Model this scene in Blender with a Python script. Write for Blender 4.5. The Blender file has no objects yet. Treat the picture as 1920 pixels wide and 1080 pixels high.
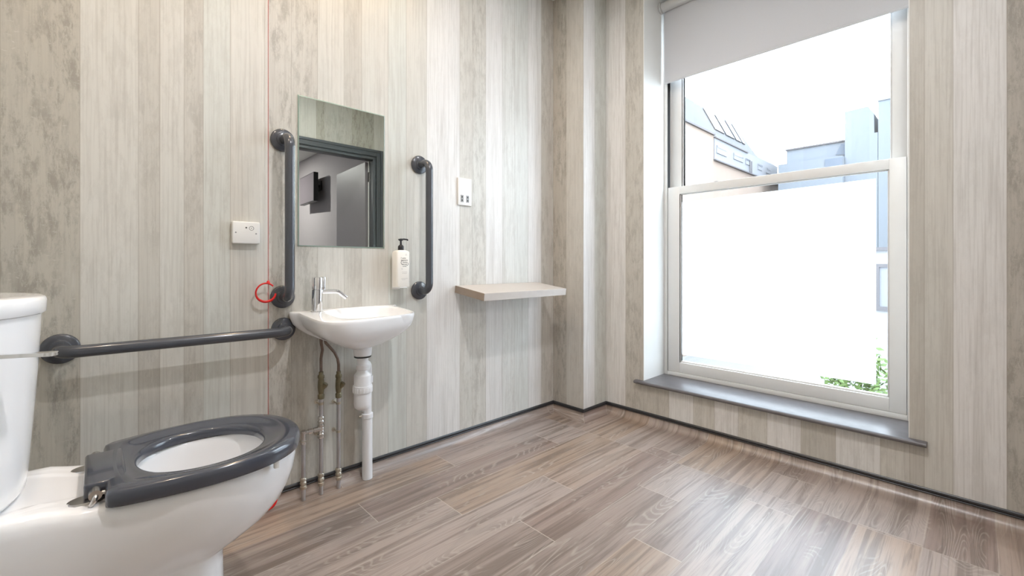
import bpy, bmesh, math, random
from math import pi, sin, cos, radians, sqrt, atan2
from mathutils import Vector, Matrix

S = bpy.context.scene
COL = S.collection

# ---------------------------------------------------------------- camera
H = 0.935
cam = bpy.data.cameras.new('camera')
cam.sensor_width = 36.0
cam.lens = 824.7 / 1920 * 36.0
cam.shift_y = -(540 - 493.8) / 1920
cam.clip_start = 0.02
cam.clip_end = 300
co = bpy.data.objects.new('camera', cam)
co.location = (0, 0, H)
co.rotation_euler = (pi / 2, 0, radians(46.737) - pi / 2)
COL.objects.link(co)
S.camera = co

# ---------------------------------------------------------------- view, sky
S.view_settings.view_transform = 'Standard'
S.view_settings.look = 'None'
S.view_settings.gamma = 1
S.view_settings.exposure = 0.40
S.view_settings.use_curve_mapping = False

W = bpy.data.worlds.new('overcast_sky')
S.world = W
W.use_nodes = True
nt = W.node_tree
for n in list(nt.nodes):
    nt.nodes.remove(n)
tc = nt.nodes.new('ShaderNodeTexCoord')
nz = nt.nodes.new('ShaderNodeTexNoise')
nz.inputs['Scale'].default_value = 2.2
nz.inputs['Detail'].default_value = 5
rp = nt.nodes.new('ShaderNodeValToRGB')
rp.color_ramp.elements[0].position = 0.35
rp.color_ramp.elements[0].color = (0.66, 0.80, 1.0, 1)
rp.color_ramp.elements[1].position = 0.65
rp.color_ramp.elements[1].color = (0.87, 0.935, 1.0, 1)
bg = nt.nodes.new('ShaderNodeBackground')
bg.inputs['Strength'].default_value = 9.0
wo = nt.nodes.new('ShaderNodeOutputWorld')
nt.links.new(tc.outputs['Generated'], nz.inputs['Vector'])
nt.links.new(nz.outputs['Fac'], rp.inputs['Fac'])
nt.links.new(rp.outputs['Color'], bg.inputs['Color'])
nt.links.new(bg.outputs[0], wo.inputs[0])

# lamps of the room: (u, v, watts, colour)
CEIL = 2.605
DOWN = [(0.74, 1.74, 5.0, (1.0, 0.74, 0.46)),
        (-0.02, 1.12, 5.5, (1.0, 0.82, 0.66)),
        (0.80, 0.35, 16.5, (0.97, 0.97, 1.0)),
        (1.60, 0.95, 5.0, (0.97, 0.97, 1.0))]

# ---------------------------------------------------------------- helpers
def lin(r, g, b):
    def f(c):
        c /= 255.0
        return c / 12.92 if c <= 0.04045 else ((c + 0.055) / 1.055) ** 2.4
    return (f(r), f(g), f(b), 1.0)

def mat(name, col, rough=0.5, metal=0.0, spec=0.5, coat=0.0, noise=0.0, nscale=20, bump=0.0, trans=None):
    m = bpy.data.materials.new(name)
    m.use_nodes = True
    t = m.node_tree
    b = t.nodes['Principled BSDF']
    b.inputs['Base Color'].default_value = col
    b.inputs['Roughness'].default_value = rough
    b.inputs['Metallic'].default_value = metal
    b.inputs['Specular IOR Level'].default_value = spec
    b.inputs['Coat Weight'].default_value = coat
    b.inputs['Coat Roughness'].default_value = 0.08
    tcn = t.nodes.new('ShaderNodeTexCoord')
    n = t.nodes.new('ShaderNodeTexNoise')
    n.inputs['Scale'].default_value = nscale
    n.inputs['Detail'].default_value = 4
    t.links.new(tcn.outputs['Object'], n.inputs['Vector'])
    mx = t.nodes.new('ShaderNodeMix')
    mx.data_type = 'RGBA'
    mx.inputs['A'].default_value = tuple(c * (1 - noise) for c in col[:3]) + (1,)
    mx.inputs['B'].default_value = tuple(min(1, c * (1 + noise)) for c in col[:3]) + (1,)
    t.links.new(n.outputs['Fac'], mx.inputs['Factor'])
    t.links.new(mx.outputs['Result'], b.inputs['Base Color'])
    if bump:
        bp = t.nodes.new('ShaderNodeBump')
        bp.inputs['Strength'].default_value = bump
        bp.inputs['Distance'].default_value = 0.002
        t.links.new(n.outputs['Fac'], bp.inputs['Height'])
        t.links.new(bp.outputs[0], b.inputs['Normal'])
    return m

def attr(t, name):
    a = t.nodes.new('ShaderNodeAttribute')
    a.attribute_name = name
    return a

def mathn(t, op, a, b=None, c=None, clamp=False):
    n = t.nodes.new('ShaderNodeMath')
    n.operation = op
    n.use_clamp = clamp
    for i, v in enumerate((a, b, c)):
        if v is None:
            continue
        if isinstance(v, (int, float)):
            n.inputs[i].default_value = v
        else:
            t.links.new(v, n.inputs[i])
    return n.outputs[0]

def mixc(t, fac, a, b, mode='MIX'):
    n = t.nodes.new('ShaderNodeMix')
    n.data_type = 'RGBA'
    n.blend_type = mode
    n.clamp_factor = True
    for key, v in (('Factor', fac), ('A', a), ('B', b)):
        if isinstance(v, (int, float)):
            n.inputs[key].default_value = v
        elif isinstance(v, tuple):
            n.inputs[key].default_value = v
        else:
            t.links.new(v, n.inputs[key])
    return n.outputs['Result']

def noise(t, vec, sx, sy, detail=4, rough=0.55, dist=0.0, off=0.0):
    mp = t.nodes.new('ShaderNodeMapping')
    mp.inputs['Scale'].default_value = (sx, sy, 1)
    mp.inputs['Location'].default_value = (off, off * 1.7, 0)
    t.links.new(vec, mp.inputs['Vector'])
    n = t.nodes.new('ShaderNodeTexNoise')
    n.inputs['Scale'].default_value = 1.0
    n.inputs['Detail'].default_value = detail
    n.inputs['Roughness'].default_value = rough
    n.inputs['Distortion'].default_value = dist
    t.links.new(mp.outputs[0], n.inputs['Vector'])
    return n.outputs['Fac']

def smap(t, v, a, b, c=0.0, d=1.0):
    n = t.nodes.new('ShaderNodeMapRange')
    n.interpolation_type = 'SMOOTHSTEP'
    t.links.new(v, n.inputs['Value'])
    n.inputs['From Min'].default_value = a
    n.inputs['From Max'].default_value = b
    n.inputs['To Min'].default_value = c
    n.inputs['To Max'].default_value = d
    return n.outputs[0]

def uvn(t, name):
    n = t.nodes.new('ShaderNodeUVMap')
    n.uv_map = name
    return n.outputs[0]

def edge_dist(t, name):
    s = t.nodes.new('ShaderNodeSeparateXYZ')
    t.links.new(uvn(t, name), s.inputs[0])
    return mathn(t, 'MINIMUM', s.outputs[0], mathn(t, 'SUBTRACT', s.outputs[1], s.outputs[0]))

def tag(o, label=None, cat=None, group=None, kind=None):
    if label: o['label'] = label
    if cat: o['category'] = cat
    if group: o['group'] = group
    if kind: o['kind'] = kind
    return o

def empty(name, loc, label, cat, group=None, kind=None, rot=(0, 0, 0)):
    o = bpy.data.objects.new(name, None)
    o.empty_display_size = 0.05
    o.location = loc
    o.rotation_euler = rot
    COL.objects.link(o)
    return tag(o, label, cat, group, kind)

def obj(name, bm, m, parent=None, smooth=40, local=False):
    """links bm as ONE mesh object; coordinates are world ones unless local"""
    me = bpy.data.meshes.new(name)
    bmesh.ops.remove_doubles(bm, verts=bm.verts, dist=1e-6)
    if not bm.loops.layers.uv:
        bmesh.ops.recalc_face_normals(bm, faces=bm.faces)
    bm.to_mesh(me)
    bm.free()
    ms = m if isinstance(m, (list, tuple)) else [m]
    for q in ms:
        me.materials.append(q)
    if smooth:
        me.shade_smooth()
        me.set_sharp_from_angle(angle=radians(smooth))
    o = bpy.data.objects.new(name, me)
    COL.objects.link(o)
    if parent:
        o.parent = parent
        if not local:
            mw = Matrix.LocRotScale(parent.location, parent.rotation_euler, parent.scale)
            if parent.parent:
                pp = parent.parent
                mw = Matrix.LocRotScale(pp.location, pp.rotation_euler, pp.scale) @ mw
            me.transform(mw.inverted())
    return o

def rec(name, bm, m, label=None, cat=None, group=None, kind=None, smooth=40):
    """a top-level single mesh with its origin at its base"""
    zs = [v.co.z for v in bm.verts]
    xs = [v.co.x for v in bm.verts]
    ys = [v.co.y for v in bm.verts]
    c = Vector(((min(xs) + max(xs)) / 2, (min(ys) + max(ys)) / 2, min(zs)))
    for v in bm.verts:
        v.co -= c
    o = obj(name, bm, m, None, smooth)
    o.location = c
    return tag(o, label, cat, group, kind)

def box(bm, x0, x1, y0, y1, z0, z1, bev=0.0, seg=2, mi=0):
    g = bmesh.ops.create_cube(bm, size=1.0)
    vs = g['verts']
    for v in vs:
        v.co = Vector(((x0 + x1) / 2 + v.co.x * (x1 - x0), (y0 + y1) / 2 + v.co.y * (y1 - y0), (z0 + z1) / 2 + v.co.z * (z1 - z0)))
    fs = set(f for v in vs for f in v.link_faces)
    for f in fs:
        f.material_index = mi
    if bev:
        es = list(set(e for v in vs for e in v.link_edges))
        r = bmesh.ops.bevel(bm, geom=es, offset=bev, segments=seg, affect='EDGES', profile=0.5)
        for f in r['faces']:
            f.material_index = mi
    return bm

def B(*a, **k):
    return box(bmesh.new(), *a, **k)

def ring(bm, pts):
    return [bm.verts.new(p) for p in pts]

def bridge(bm, a, b, closed=True, mi=0):
    n = len(a)
    for i in range(n if closed else n - 1):
        j = (i + 1) % n
        try:
            f = bm.faces.new((a[i], a[j], b[j], b[i]))
            f.material_index = mi
        except ValueError:
            pass

def loft(bm, rings, cap0=True, cap1=True, closed=True, mi=0):
    rs = [ring(bm, r) for r in rings]
    for a, b in zip(rs, rs[1:]):
        bridge(bm, a, b, closed, mi)
    if cap0:
        f = bm.faces.new(list(reversed(rs[0]))); f.material_index = mi
    if cap1:
        f = bm.faces.new(rs[-1]); f.material_index = mi
    return rs

def frame_of(d):
    d = d.normalized()
    a = Vector((0, 0, 1)) if abs(d.z) < 0.9 else Vector((1, 0, 0))
    x = d.cross(a).normalized()
    return x, d.cross(x).normalized()

def tube(bm, pts, r, n=16, cap=True, mi=0):
    pts = [Vector(p) for p in pts]
    rs = r if isinstance(r, (list, tuple)) else [r] * len(pts)
    d0 = (pts[1] - pts[0]).normalized()
    x, y = frame_of(d0)
    rings = []
    for i, p in enumerate(pts):
        if i == 0:
            d = pts[1] - pts[0]
        elif i == len(pts) - 1:
            d = pts[-1] - pts[-2]
        else:
            d = (pts[i + 1] - p).normalized() + (p - pts[i - 1]).normalized()
        d = d.normalized()
        x = (x - d * x.dot(d)).normalized()
        y = d.cross(x)
        rings.append([p + x * (rs[i] * cos(2 * pi * k / n)) + y * (rs[i] * sin(2 * pi * k / n)) for k in range(n)])
    loft(bm, rings, cap, cap, mi=mi)
    return bm

def fillet(pts, rad, n=8):
    """polyline with rounded corners"""
    pts = [Vector(p) for p in pts]
    out = [pts[0]]
    for a, b, c in zip(pts, pts[1:], pts[2:]):
        d1 = (a - b).normalized(); d2 = (c - b).normalized()
        ang = d1.angle(d2)
        t = min(rad / math.tan(ang / 2), (a - b).length * .49, (c - b).length * .49)
        p1 = b + d1 * t; p2 = b + d2 * t
        r = t * math.tan(ang / 2)
        cen = b + (d1 + d2).normalized() * (r / sin(ang / 2))
        v1 = p1 - cen; v2 = p2 - cen
        th = v1.angle(v2)
        for k in range(n + 1):
            s = k / n
            v = (v1 * sin((1 - s) * th) + v2 * sin(s * th)) / sin(th)
            out.append(cen + v)
    out.append(pts[-1])
    return out

def lathe(bm, c, prof, n=32, axis=(0, 0, 1), mi=0, cap0=True, cap1=True):
    """prof: list of (radius, height along axis)"""
    ax = Vector(axis).normalized()
    x, y = frame_of(ax)
    c = Vector(c)
    rings = [[c + ax * h + x * (r * cos(2 * pi * k / n)) + y * (r * sin(2 * pi * k / n)) for k in range(n)] for r, h in prof]
    loft(bm, rings, cap0, cap1, mi=mi)
    return bm

def L(c, prof, **k):
    return lathe(bmesh.new(), c, prof, **k)

def prism(bm, poly, axis, a, b, mi=0):
    """poly of 2-D points extruded along axis 'x','y' or 'z' between a and b"""
    def P(p, t):
        return {'x': (t, p[0], p[1]), 'y': (p[0], t, p[1]), 'z': (p[0], p[1], t)}[axis]
    loft(bm, [[P(p, a) for p in poly], [P(p, b) for p in poly]], mi=mi)
    return bm

# ---------------------------------------------------------------- materials
def wall_material():
    m = bpy.data.materials.new('printed_wood_panel')
    m.use_nodes = True
    t = m.node_tree
    b = t.nodes['Principled BSDF']
    tone = attr(t, 'tone')
    g = uvn(t, 'grain')
    fine = noise(t, g, 150, 3.0, 3, 0.6, 0.3)
    broad = noise(t, g, 22, 1.1, 4, 0.6, 0.6, 5)
    cloud = noise(t, g, 11, 2.6, 5, 0.6, 0.2, 11)
    patch = noise(t, g, 30, 8, 9, 0.78, 0.15, 23)
    scr = noise(t, g, 55, 130, 3, 0.7, 0.5, 31)
    warm = noise(t, g, 5, 0.8, 2, 0.5, 0.2, 47)
    c = tone.outputs['Color']
    c = mixc(t, mathn(t, 'MULTIPLY', smap(t, fine, 0.44, 0.68), 0.24), c, (0.33, 0.30, 0.26, 1))
    c = mixc(t, mathn(t, 'MULTIPLY', smap(t, broad, 0.48, 0.70), 0.28), c, (0.42, 0.39, 0.35, 1))
    c = mixc(t, mathn(t, 'MULTIPLY', smap(t, broad, 0.42, 0.25), 0.25), c, (0.76, 0.75, 0.71, 1))
    c = mixc(t, mathn(t, 'MULTIPLY', smap(t, warm, 0.45, 0.70), 0.14), c, (0.56, 0.60, 0.56, 1))
    mot = tone.outputs['Alpha']
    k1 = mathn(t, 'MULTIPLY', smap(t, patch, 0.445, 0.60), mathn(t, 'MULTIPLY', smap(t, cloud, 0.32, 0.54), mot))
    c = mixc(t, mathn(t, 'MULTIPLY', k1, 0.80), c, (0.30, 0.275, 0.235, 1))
    k2 = mathn(t, 'MULTIPLY', smap(t, scr, 0.60, 0.70), mathn(t, 'MULTIPLY', smap(t, patch, 0.42, 0.60), mot))
    c = mixc(t, mathn(t, 'MULTIPLY', k2, 0.35), c, (0.75, 0.73, 0.68, 1))
    ed = edge_dist(t, 'edge')
    seam = smap(t, ed, 0.0004, 0.0022, 1.0, 0.0)
    c = mixc(t, mathn(t, 'MULTIPLY', seam, mathn(t, 'MULTIPLY_ADD', broad, 0.7, 0.05)), c, (0.30, 0.26, 0.21, 1))
    t.links.new(c, b.inputs['Base Color'])
    b.inputs['Roughness'].default_value = 0.42
    b.inputs['Specular IOR Level'].default_value = 0.35
    bp = t.nodes.new('ShaderNodeBump')
    bp.inputs['Strength'].default_value = 0.10
    bp.inputs['Distance'].default_value = 0.001
    t.links.new(fine, bp.inputs['Height'])
    t.links.new(bp.outputs[0], b.inputs['Normal'])
    return m

def floor_material():
    m = bpy.data.materials.new('wood_effect_vinyl')
    m.use_nodes = True
    t = m.node_tree
    b = t.nodes['Principled BSDF']
    tone = attr(t, 'tone')
    g = uvn(t, 'grain')
    fine = noise(t, g, 3.2, 150, 5, 0.65, 0.25)
    streak = noise(t, g, 1.3, 30, 6, 0.62, 0.7, 7)
    blot = noise(t, g, 3.0, 11, 4, 0.6, 0.6, 19)
    # cathedral figure: rings in a stretched noise field
    fld = noise(t, g, 1.3, 9.5, 1.6, 0.42, 0.2, 3)
    rings = mathn(t, 'FRACT', mathn(t, 'MULTIPLY', fld, 34))
    rr = mathn(t, 'ABSOLUTE', mathn(t, 'SUBTRACT', rings, 0.5))
    figure = mathn(t, 'MULTIPLY', smap(t, rr, 0.26, 0.48), smap(t, blot, 0.47, 0.58))
    c = tone.outputs['Color']
    c = mixc(t, mathn(t, 'MULTIPLY', smap(t, streak, 0.46, 0.62), 0.62), c, (0.135, 0.098, 0.076, 1))
    c = mixc(t, mathn(t, 'MULTIPLY', smap(t, streak, 0.46, 0.30), 0.50), c, (0.43, 0.36, 0.30, 1))
    c = mixc(t, mathn(t, 'MULTIPLY', smap(t, blot, 0.45, 0.72), 0.40), c, (0.16, 0.125, 0.105, 1))
    c = mixc(t, mathn(t, 'MULTIPLY', figure, 0.34), c, (0.56, 0.50, 0.44, 1))
    c = mixc(t, mathn(t, 'MULTIPLY', smap(t, fine, 0.50, 0.72), 0.40), c, (0.10, 0.075, 0.06, 1))
    e1 = smap(t, edge_dist(t, 'edge_end'), 0.0005, 0.0022, 1, 0)
    e2 = smap(t, edge_dist(t, 'edge_side'), 0.0008, 0.0040, 1, 0)
    k = mathn(t, 'MAXIMUM', mathn(t, 'MULTIPLY', e1, 0.75), mathn(t, 'MULTIPLY', e2, mathn(t, 'MULTIPLY', smap(t, blot, 0.3, 0.65), 0.55)))
    c = mixc(t, k, c, (0.56, 0.49, 0.42, 1))
    t.links.new(c, b.inputs['Base Color'])
    t.links.new(smap(t, fine, 0.2, 0.9, 0.30, 0.42), b.inputs['Roughness'])
    b.inputs['Specular IOR Level'].default_value = 0.9
    b.inputs['Coat Weight'].default_value = 0.25
    b.inputs['Coat Roughness'].default_value = 0.36
    bp = t.nodes.new('ShaderNodeBump')
    bp.inputs['Strength'].default_value = 0.12
    bp.inputs['Distance'].default_value = 0.001
    t.links.new(fine, bp.inputs['Height'])
    t.links.new(bp.outputs[0], b.inputs['Normal'])
    return m

M_wall = wall_material()
M_floor = floor_material()
M_ceil = mat('white_ceiling_paint', lin(238, 237, 233), 0.8, noise=0.02)
M_reveal = mat('reveal_paint', lin(226, 225, 221), 0.6, noise=0.03, nscale=8)
M_trim = mat('black_vinyl_capping', lin(46, 46, 49), 0.35, noise=0.2, nscale=60, spec=0.6)
M_frame = mat('white_window_paint', lin(226, 225, 222), 0.35, noise=0.02)
M_ceramic = mat('white_ceramic', lin(247, 247, 248), 0.12, noise=0.01, coat=0.5)
M_white = mat('white_plastic', lin(238, 238, 236), 0.3, noise=0.01)
M_pvc = mat('white_waste_plastic', lin(236, 236, 238), 0.28, noise=0.01)
M_rail = mat('grey_rail_coating', lin(70, 73, 80), 0.26, noise=0.05, coat=0.4)
M_seat = mat('grey_seat_plastic', lin(66, 70, 80), 0.20, noise=0.04, coat=0.6)
M_chrome = mat('chrome', (0.82, 0.83, 0.85, 1), 0.06, 1.0, noise=0.02)
M_steel = mat('brushed_steel', (0.60, 0.58, 0.56, 1), 0.25, 1.0, noise=0.06, nscale=60)
M_pipe = mat('plated_pipe', (0.56, 0.56, 0.58, 1), 0.30, 1.0, noise=0.12, nscale=40)
M_fit = mat('tarnished_fitting', (0.56, 0.51, 0.43, 1), 0.34, 0.95, noise=0.3, nscale=70)
M_valve = mat('dull_brass_valve', (0.22, 0.19, 0.12, 1), 0.45, 0.75, noise=0.3, nscale=60)
M_copper = mat('old_copper_tail', (0.23, 0.17, 0.14, 1), 0.45, 0.6, noise=0.35, nscale=50)
M_black = mat('black_plastic', lin(32, 32, 34), 0.35, noise=0.1)
M_red = mat('red_plastic', lin(214, 34, 32), 0.35, noise=0.05)
M_cord = mat('red_cord', lin(178, 44, 42), 0.7, noise=0.1)
M_blind = mat('grey_blind_fabric', lin(202, 203, 206), 0.85, noise=0.02, nscale=200)
M_blind.node_tree.nodes['Principled BSDF'].inputs['Subsurface Weight'].default_value = 0.0
M_alu = mat('pale_metal_tube', lin(205, 205, 203), 0.35, 0.1, noise=0.03)
M_sill = mat('dark_wood_sill', lin(104, 101, 103), 0.33, noise=0.25, nscale=25)
M_shelf = mat('pale_wood_laminate', lin(196, 188, 180), 0.42, noise=0.06, nscale=30)
M_shelfedge = mat('brown_shelf_edging', lin(158, 142, 127), 0.5, noise=0.08, nscale=40)
M_bottle = mat('cream_bottle', lin(240, 236, 228), 0.3, noise=0.01)
M_ink = mat('dark_print', lin(60, 58, 56), 0.6, noise=0.05)
M_inklight = mat('pale_print', lin(200, 197, 194), 0.6, noise=0.05)
M_dgrey = mat('dark_grey_door_paint', lin(84, 88, 92), 0.4, noise=0.04)
M_hall = mat('hall_wall_paint', lin(172, 166, 168), 0.8, noise=0.02)
M_leafdoor = mat('mid_grey_door_leaf', lin(138, 133, 138), 0.45, noise=0.03)
M_hallfloor = mat('hall_carpet', lin(92, 90, 92), 0.95, noise=0.2, nscale=80)
M_tv = mat('tv_screen_grey', lin(120, 112, 118), 0.35, noise=0.02)
M_slot = mat('socket_grey', lin(150, 150, 150), 0.5, noise=0.03)

def mirror_material():
    m = bpy.data.materials.new('mirror_glass')
    m.use_nodes = True
    t = m.node_tree
    b = t.nodes['Principled BSDF']
    b.inputs['Metallic'].default_value = 1.0
    b.inputs['Roughness'].default_value = 0.0
    b.inputs['Base Color'].default_value = (0.80, 0.86, 0.81, 1)
    return m
M_mirror = mirror_material()
M_glassedge = mat('green_glass_edge', lin(150, 170, 160), 0.15, noise=0.05)

def pane_material():
    m = bpy.data.materials.new('window_glass')
    m.use_nodes = True
    t = m.node_tree
    for n in list(t.nodes):
        t.nodes.remove(n)
    o = t.nodes.new('ShaderNodeOutputMaterial')
    tr = t.nodes.new('ShaderNodeBsdfTransparent')
    tr.inputs[0].default_value = (0.97, 0.985, 0.98, 1)
    gl = t.nodes.new('ShaderNodeBsdfGlossy')
    gl.inputs['Roughness'].default_value = 0.02
    mx = t.nodes.new('ShaderNodeMixShader')
    mx.inputs[0].default_value = 0.05
    t.links.new(tr.outputs[0], mx.inputs[1])
    t.links.new(gl.outputs[0], mx.inputs[2])
    t.links.new(mx.outputs[0], o.inputs[0])
    return m
M_pane = pane_material()

def film_material():
    m = bpy.data.materials.new('frosted_film')
    m.use_nodes = True
    t = m.node_tree
    for n in list(t.nodes):
        t.nodes.remove(n)
    o = t.nodes.new('ShaderNodeOutputMaterial')
    tr = t.nodes.new('ShaderNodeBsdfTranslucent')
    tr.inputs[0].default_value = (0.89, 0.935, 0.97, 1)
    df = t.nodes.new('ShaderNodeBsdfDiffuse')
    df.inputs[0].default_value = (0.9, 0.9, 0.9, 1)
    mx = t.nodes.new('ShaderNodeMixShader')
    mx.inputs[0].default_value = 0.12
    t.links.new(tr.outputs[0], mx.inputs[1])
    t.links.new(df.outputs[0], mx.inputs[2])
    t.links.new(mx.outputs[0], o.inputs[0])
    return m
M_film = film_material()

def lamp_material(col, s):
    m = bpy.data.materials.new('lamp_lens')
    m.use_nodes = True
    b = m.node_tree.nodes['Principled BSDF']
    b.inputs['Emission Color'].default_value = col + (1,)
    b.inputs['Emission Strength'].default_value = s
    return m
M_lens = lamp_material((1.0, 0.85, 0.68), 14.0)

# ---------------------------------------------------------------- strip walls
TL = lin(210, 207, 199)      # light board
TG = lin(208, 209, 202)      # light greenish
TW = lin(228, 226, 223)      # whitish
TM = lin(199, 195, 186)      # mid
TB = lin(202, 198, 190)      # beige brown
TD = lin(187, 182, 170)      # dark
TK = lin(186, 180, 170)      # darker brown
rnd = random.Random(7)

def strips(bm, lst, axis, pos, thick, z0, z1):
    """lst: (start, end, tone, mottle); axis 'u' -> wall runs along X at y=pos, 'v' -> runs along Y at x=pos.
    The boards' bodies reach 'thick' behind the face (sign gives the side)."""
    g = bm.loops.layers.uv.get('grain') or bm.loops.layers.uv.new('grain')
    e = bm.loops.layers.uv.get('edge') or bm.loops.layers.uv.new('edge')
    c = bm.loops.layers.float_color.get('tone') or bm.loops.layers.float_color.new('tone')
    for a, b, tone, mo in lst:
        a, b = min(a, b), max(a, b)
        o1, o2 = rnd.uniform(0, 50), rnd.uniform(0, 50)
        cs = [(a, 0, z0), (b, 0, z0), (b, 0, z1), (a, 0, z1), (a, 1, z0), (b, 1, z0), (b, 1, z1), (a, 1, z1)]
        def P(q):
            s, d, z = q
            return (s, pos + d * thick, z) if axis == 'u' else (pos + d * thick, s, z)
        vs = [bm.verts.new(P(q)) for q in cs]
        for idx in ((0, 1, 2, 3), (5, 4, 7, 6), (1, 5, 6, 2), (4, 0, 3, 7), (3, 2, 6, 7), (4, 5, 1, 0)):
            f = bm.faces.new([vs[i] for i in idx])
            for lo, i in zip(f.loops, idx):
                s, d, z = cs[i]
                ss = s + d * abs(thick)
                lo[g].uv = (ss + o1, z + o2)
                lo[e].uv = (s - a, b - a)
                lo[c] = (tone[0], tone[1], tone[2], mo)
    return bm

def rand_boards(a, b, tones, wmin=0.07, wmax=0.16, seed=1):
    r = random.Random(seed)
    out, s = [], a
    while s < b - 1e-6:
        w = r.uniform(wmin, wmax)
        e = min(b, s + w)
        if b - e < 0.04:
            e = b
        tn = r.choice(tones)
        out.append((s, e, tn, {id(TD): .9, id(TK): .9, id(TM): .5, id(TB): .5}.get(id(tn), .15)))
        s = e
    return out

VL, UW, UB, VB = 1.86, 2.3442, 2.111, 1.6214      # left wall, window wall, boxing faces
UBACK, VR = -0.31, -0.53                            # wall behind the toilet, wall with the door
WV0, WV1, WZ0, WZ1 = 0.189, 1.3604, 0.222, 2.58     # window opening
UO = 2.76                                           # outer face of the window wall

left = [(-.45, -.31, TM, .3), (-.31, -.198, TD, .9), (-.198, -.04, TD, 1.0), (-.04, .095, TL, .2), (.095, .149, TM, .35), (.149, .214, TL, .2),
        (.214, .268, TM, .45), (.268, .349, TG, .2), (.349, .473, TL, .12), (.473, .555, TM, .8), (.555, .655, TM, .6), (.655, .765, TL, .15),
        (.765, .843, TM, .3), (.843, .97, TL, .12), (.97, 1.064, TG, .12), (1.064, 1.175, TL, .15), (1.175, 1.376, TW, .1),
        (1.376, 1.46, TL, .35), (1.46, 1.553, TL, .5), (1.553, 1.675, TW, .1), (1.675, 1.772, lin(220, 220, 215), .2), (1.772, 1.883, lin(218, 219, 214), .15), (1.883, 2.0, TW, .1),
        (2.0, 2.111, TB, .5)]
w = strips(bmesh.new(), left, 'u', VL, 0.12, 0, CEIL)
rec('wall_left', w, M_wall, 'left wall of pale weathered wood-effect boards with the mirror and rails', 'wall', kind='structure', smooth=0)

bm = bmesh.new()
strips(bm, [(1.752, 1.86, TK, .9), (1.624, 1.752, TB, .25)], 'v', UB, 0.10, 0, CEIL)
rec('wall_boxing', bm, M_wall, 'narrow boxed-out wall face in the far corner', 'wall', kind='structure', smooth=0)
bm = bmesh.new()
strips(bm, [(2.1125, 2.224, TW, .1), (2.224, 2.3442, TG, .3)], 'u', VB, 0.10, 0, CEIL)
rec('wall_boxing_side', bm, M_wall, 'short bright side of the corner boxing beside the window wall', 'wall', kind='structure', smooth=0)

bm = bmesh.new()
strips(bm, [(1.479, 1.6214, TW, .15), (1.3604, 1.479, TM, .6)], 'v', UW, UO - UW, 0, CEIL)
below = [(.189, .279, TL, .3), (.279, .43, TW, .2), (.43, .56, TM, .3), (.56, .70, TW, .15), (.70, .83, TL, .35), (.83, .95, TW, .2), (.95, 1.06, TL, .3), (1.06, 1.2, TW, .15), (1.2, 1.3604, TM, .35)]
strips(bm, below, 'v', UW, UO - UW, 0, WZ0)
strips(bm, below, 'v', UW, UO - UW, WZ1, CEIL)
strips(bm, [(.147, .189, TM, .2), (.068, .147, TL, .15), (-.067, .068, TW, .12), (-.19, -.067, TK, .9), (-.33, -.19, TL, .4), (-.47, -.33, TW, .2), (-.65, -.47, TL, .4)], 'v', UW, UO - UW, 0, CEIL)
rec('wall_right', bm, M_wall, 'window wall of beige weathered wood-effect boards', 'wall', kind='structure', smooth=0)

# reveals of the window opening
bm = bmesh.new()
box(bm, UW + 0.0005, UO - .01, WV1 - 0.004, WV1 + 0.002, WZ0, WZ1)
box(bm, UW + 0.0005, UO - .01, WV0 - 0.002, WV0 + 0.004, WZ0, WZ1)
box(bm, UW + 0.0005, UO - .01, WV0, WV1, WZ1 - 0.005, WZ1 + 0.002)
rec('trim_1', bm, M_reveal, 'pale lining of the window reveal', 'trim', kind='structure')

# wall with the door opening (behind the camera, seen in the mirror)
DU0, DU1, DZ = 1.245, 2.075, 2.022
bm = bmesh.new()
strips(bm, rand_boards(-.45, DU0 - .03, [TL, TM, TG, TD, TW], seed=3), 'u', VR, -0.12, 0, CEIL)
strips(bm, rand_boards(DU0 - .03, DU1 + .03, [TG, TM, TG, TD, TL], seed=5), 'u', VR, -0.12, DZ + .03, CEIL)
strips(bm, rand_boards(DU1 + .03, UW, [TL, TM, TG], seed=6), 'u', VR, -0.12, 0, CEIL)
rec('wall_front', bm, M_wall, 'wood-effect wall with the doorway, reflected in the mirror', 'wall', kind='structure', smooth=0)
bm = bmesh.new()
strips(bm, rand_boards(VR - .12, VL, [TL, TM, TG, TD], seed=9), 'v', UBACK, -0.12, 0, CEIL)
rec('wall_back', bm, M_wall, 'wood-effect wall behind the toilet cistern', 'wall', kind='structure', smooth=0)

rec('ceiling', B(UBACK - .12, UO, VR - .12, VL + .12, CEIL, CEIL + .1), M_ceil, 'plain white ceiling', 'ceiling', kind='structure')

# ---------------------------------------------------------------- floor
PW = 0.1697
rowb = [1.826 + PW - k * PW for k in range(-1, 17)]
joints = {0: .10, 1: .54, 2: .20, 3: .737, 4: .986, 5: .427, 6: .118, 7: .66, 8: .33, 9: .87, 10: .05, 11: .58, 12: .27, 13: .8, 14: .45, 15: .9, 16: .2}
FT = [lin(166, 147, 134), lin(152, 136, 127), lin(174, 158, 147), lin(163, 142, 125), lin(168, 153, 144), lin(146, 127, 118), lin(176, 154, 136)]
rf = random.Random(21)

def floor_layers(bm):
    return [bm.loops.layers.uv.get(n) or bm.loops.layers.uv.new(n) for n in ('grain', 'edge_end', 'edge_side')] + \
           [bm.loops.layers.float_color.get('tone') or bm.loops.layers.float_color.new('tone')]

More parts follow.
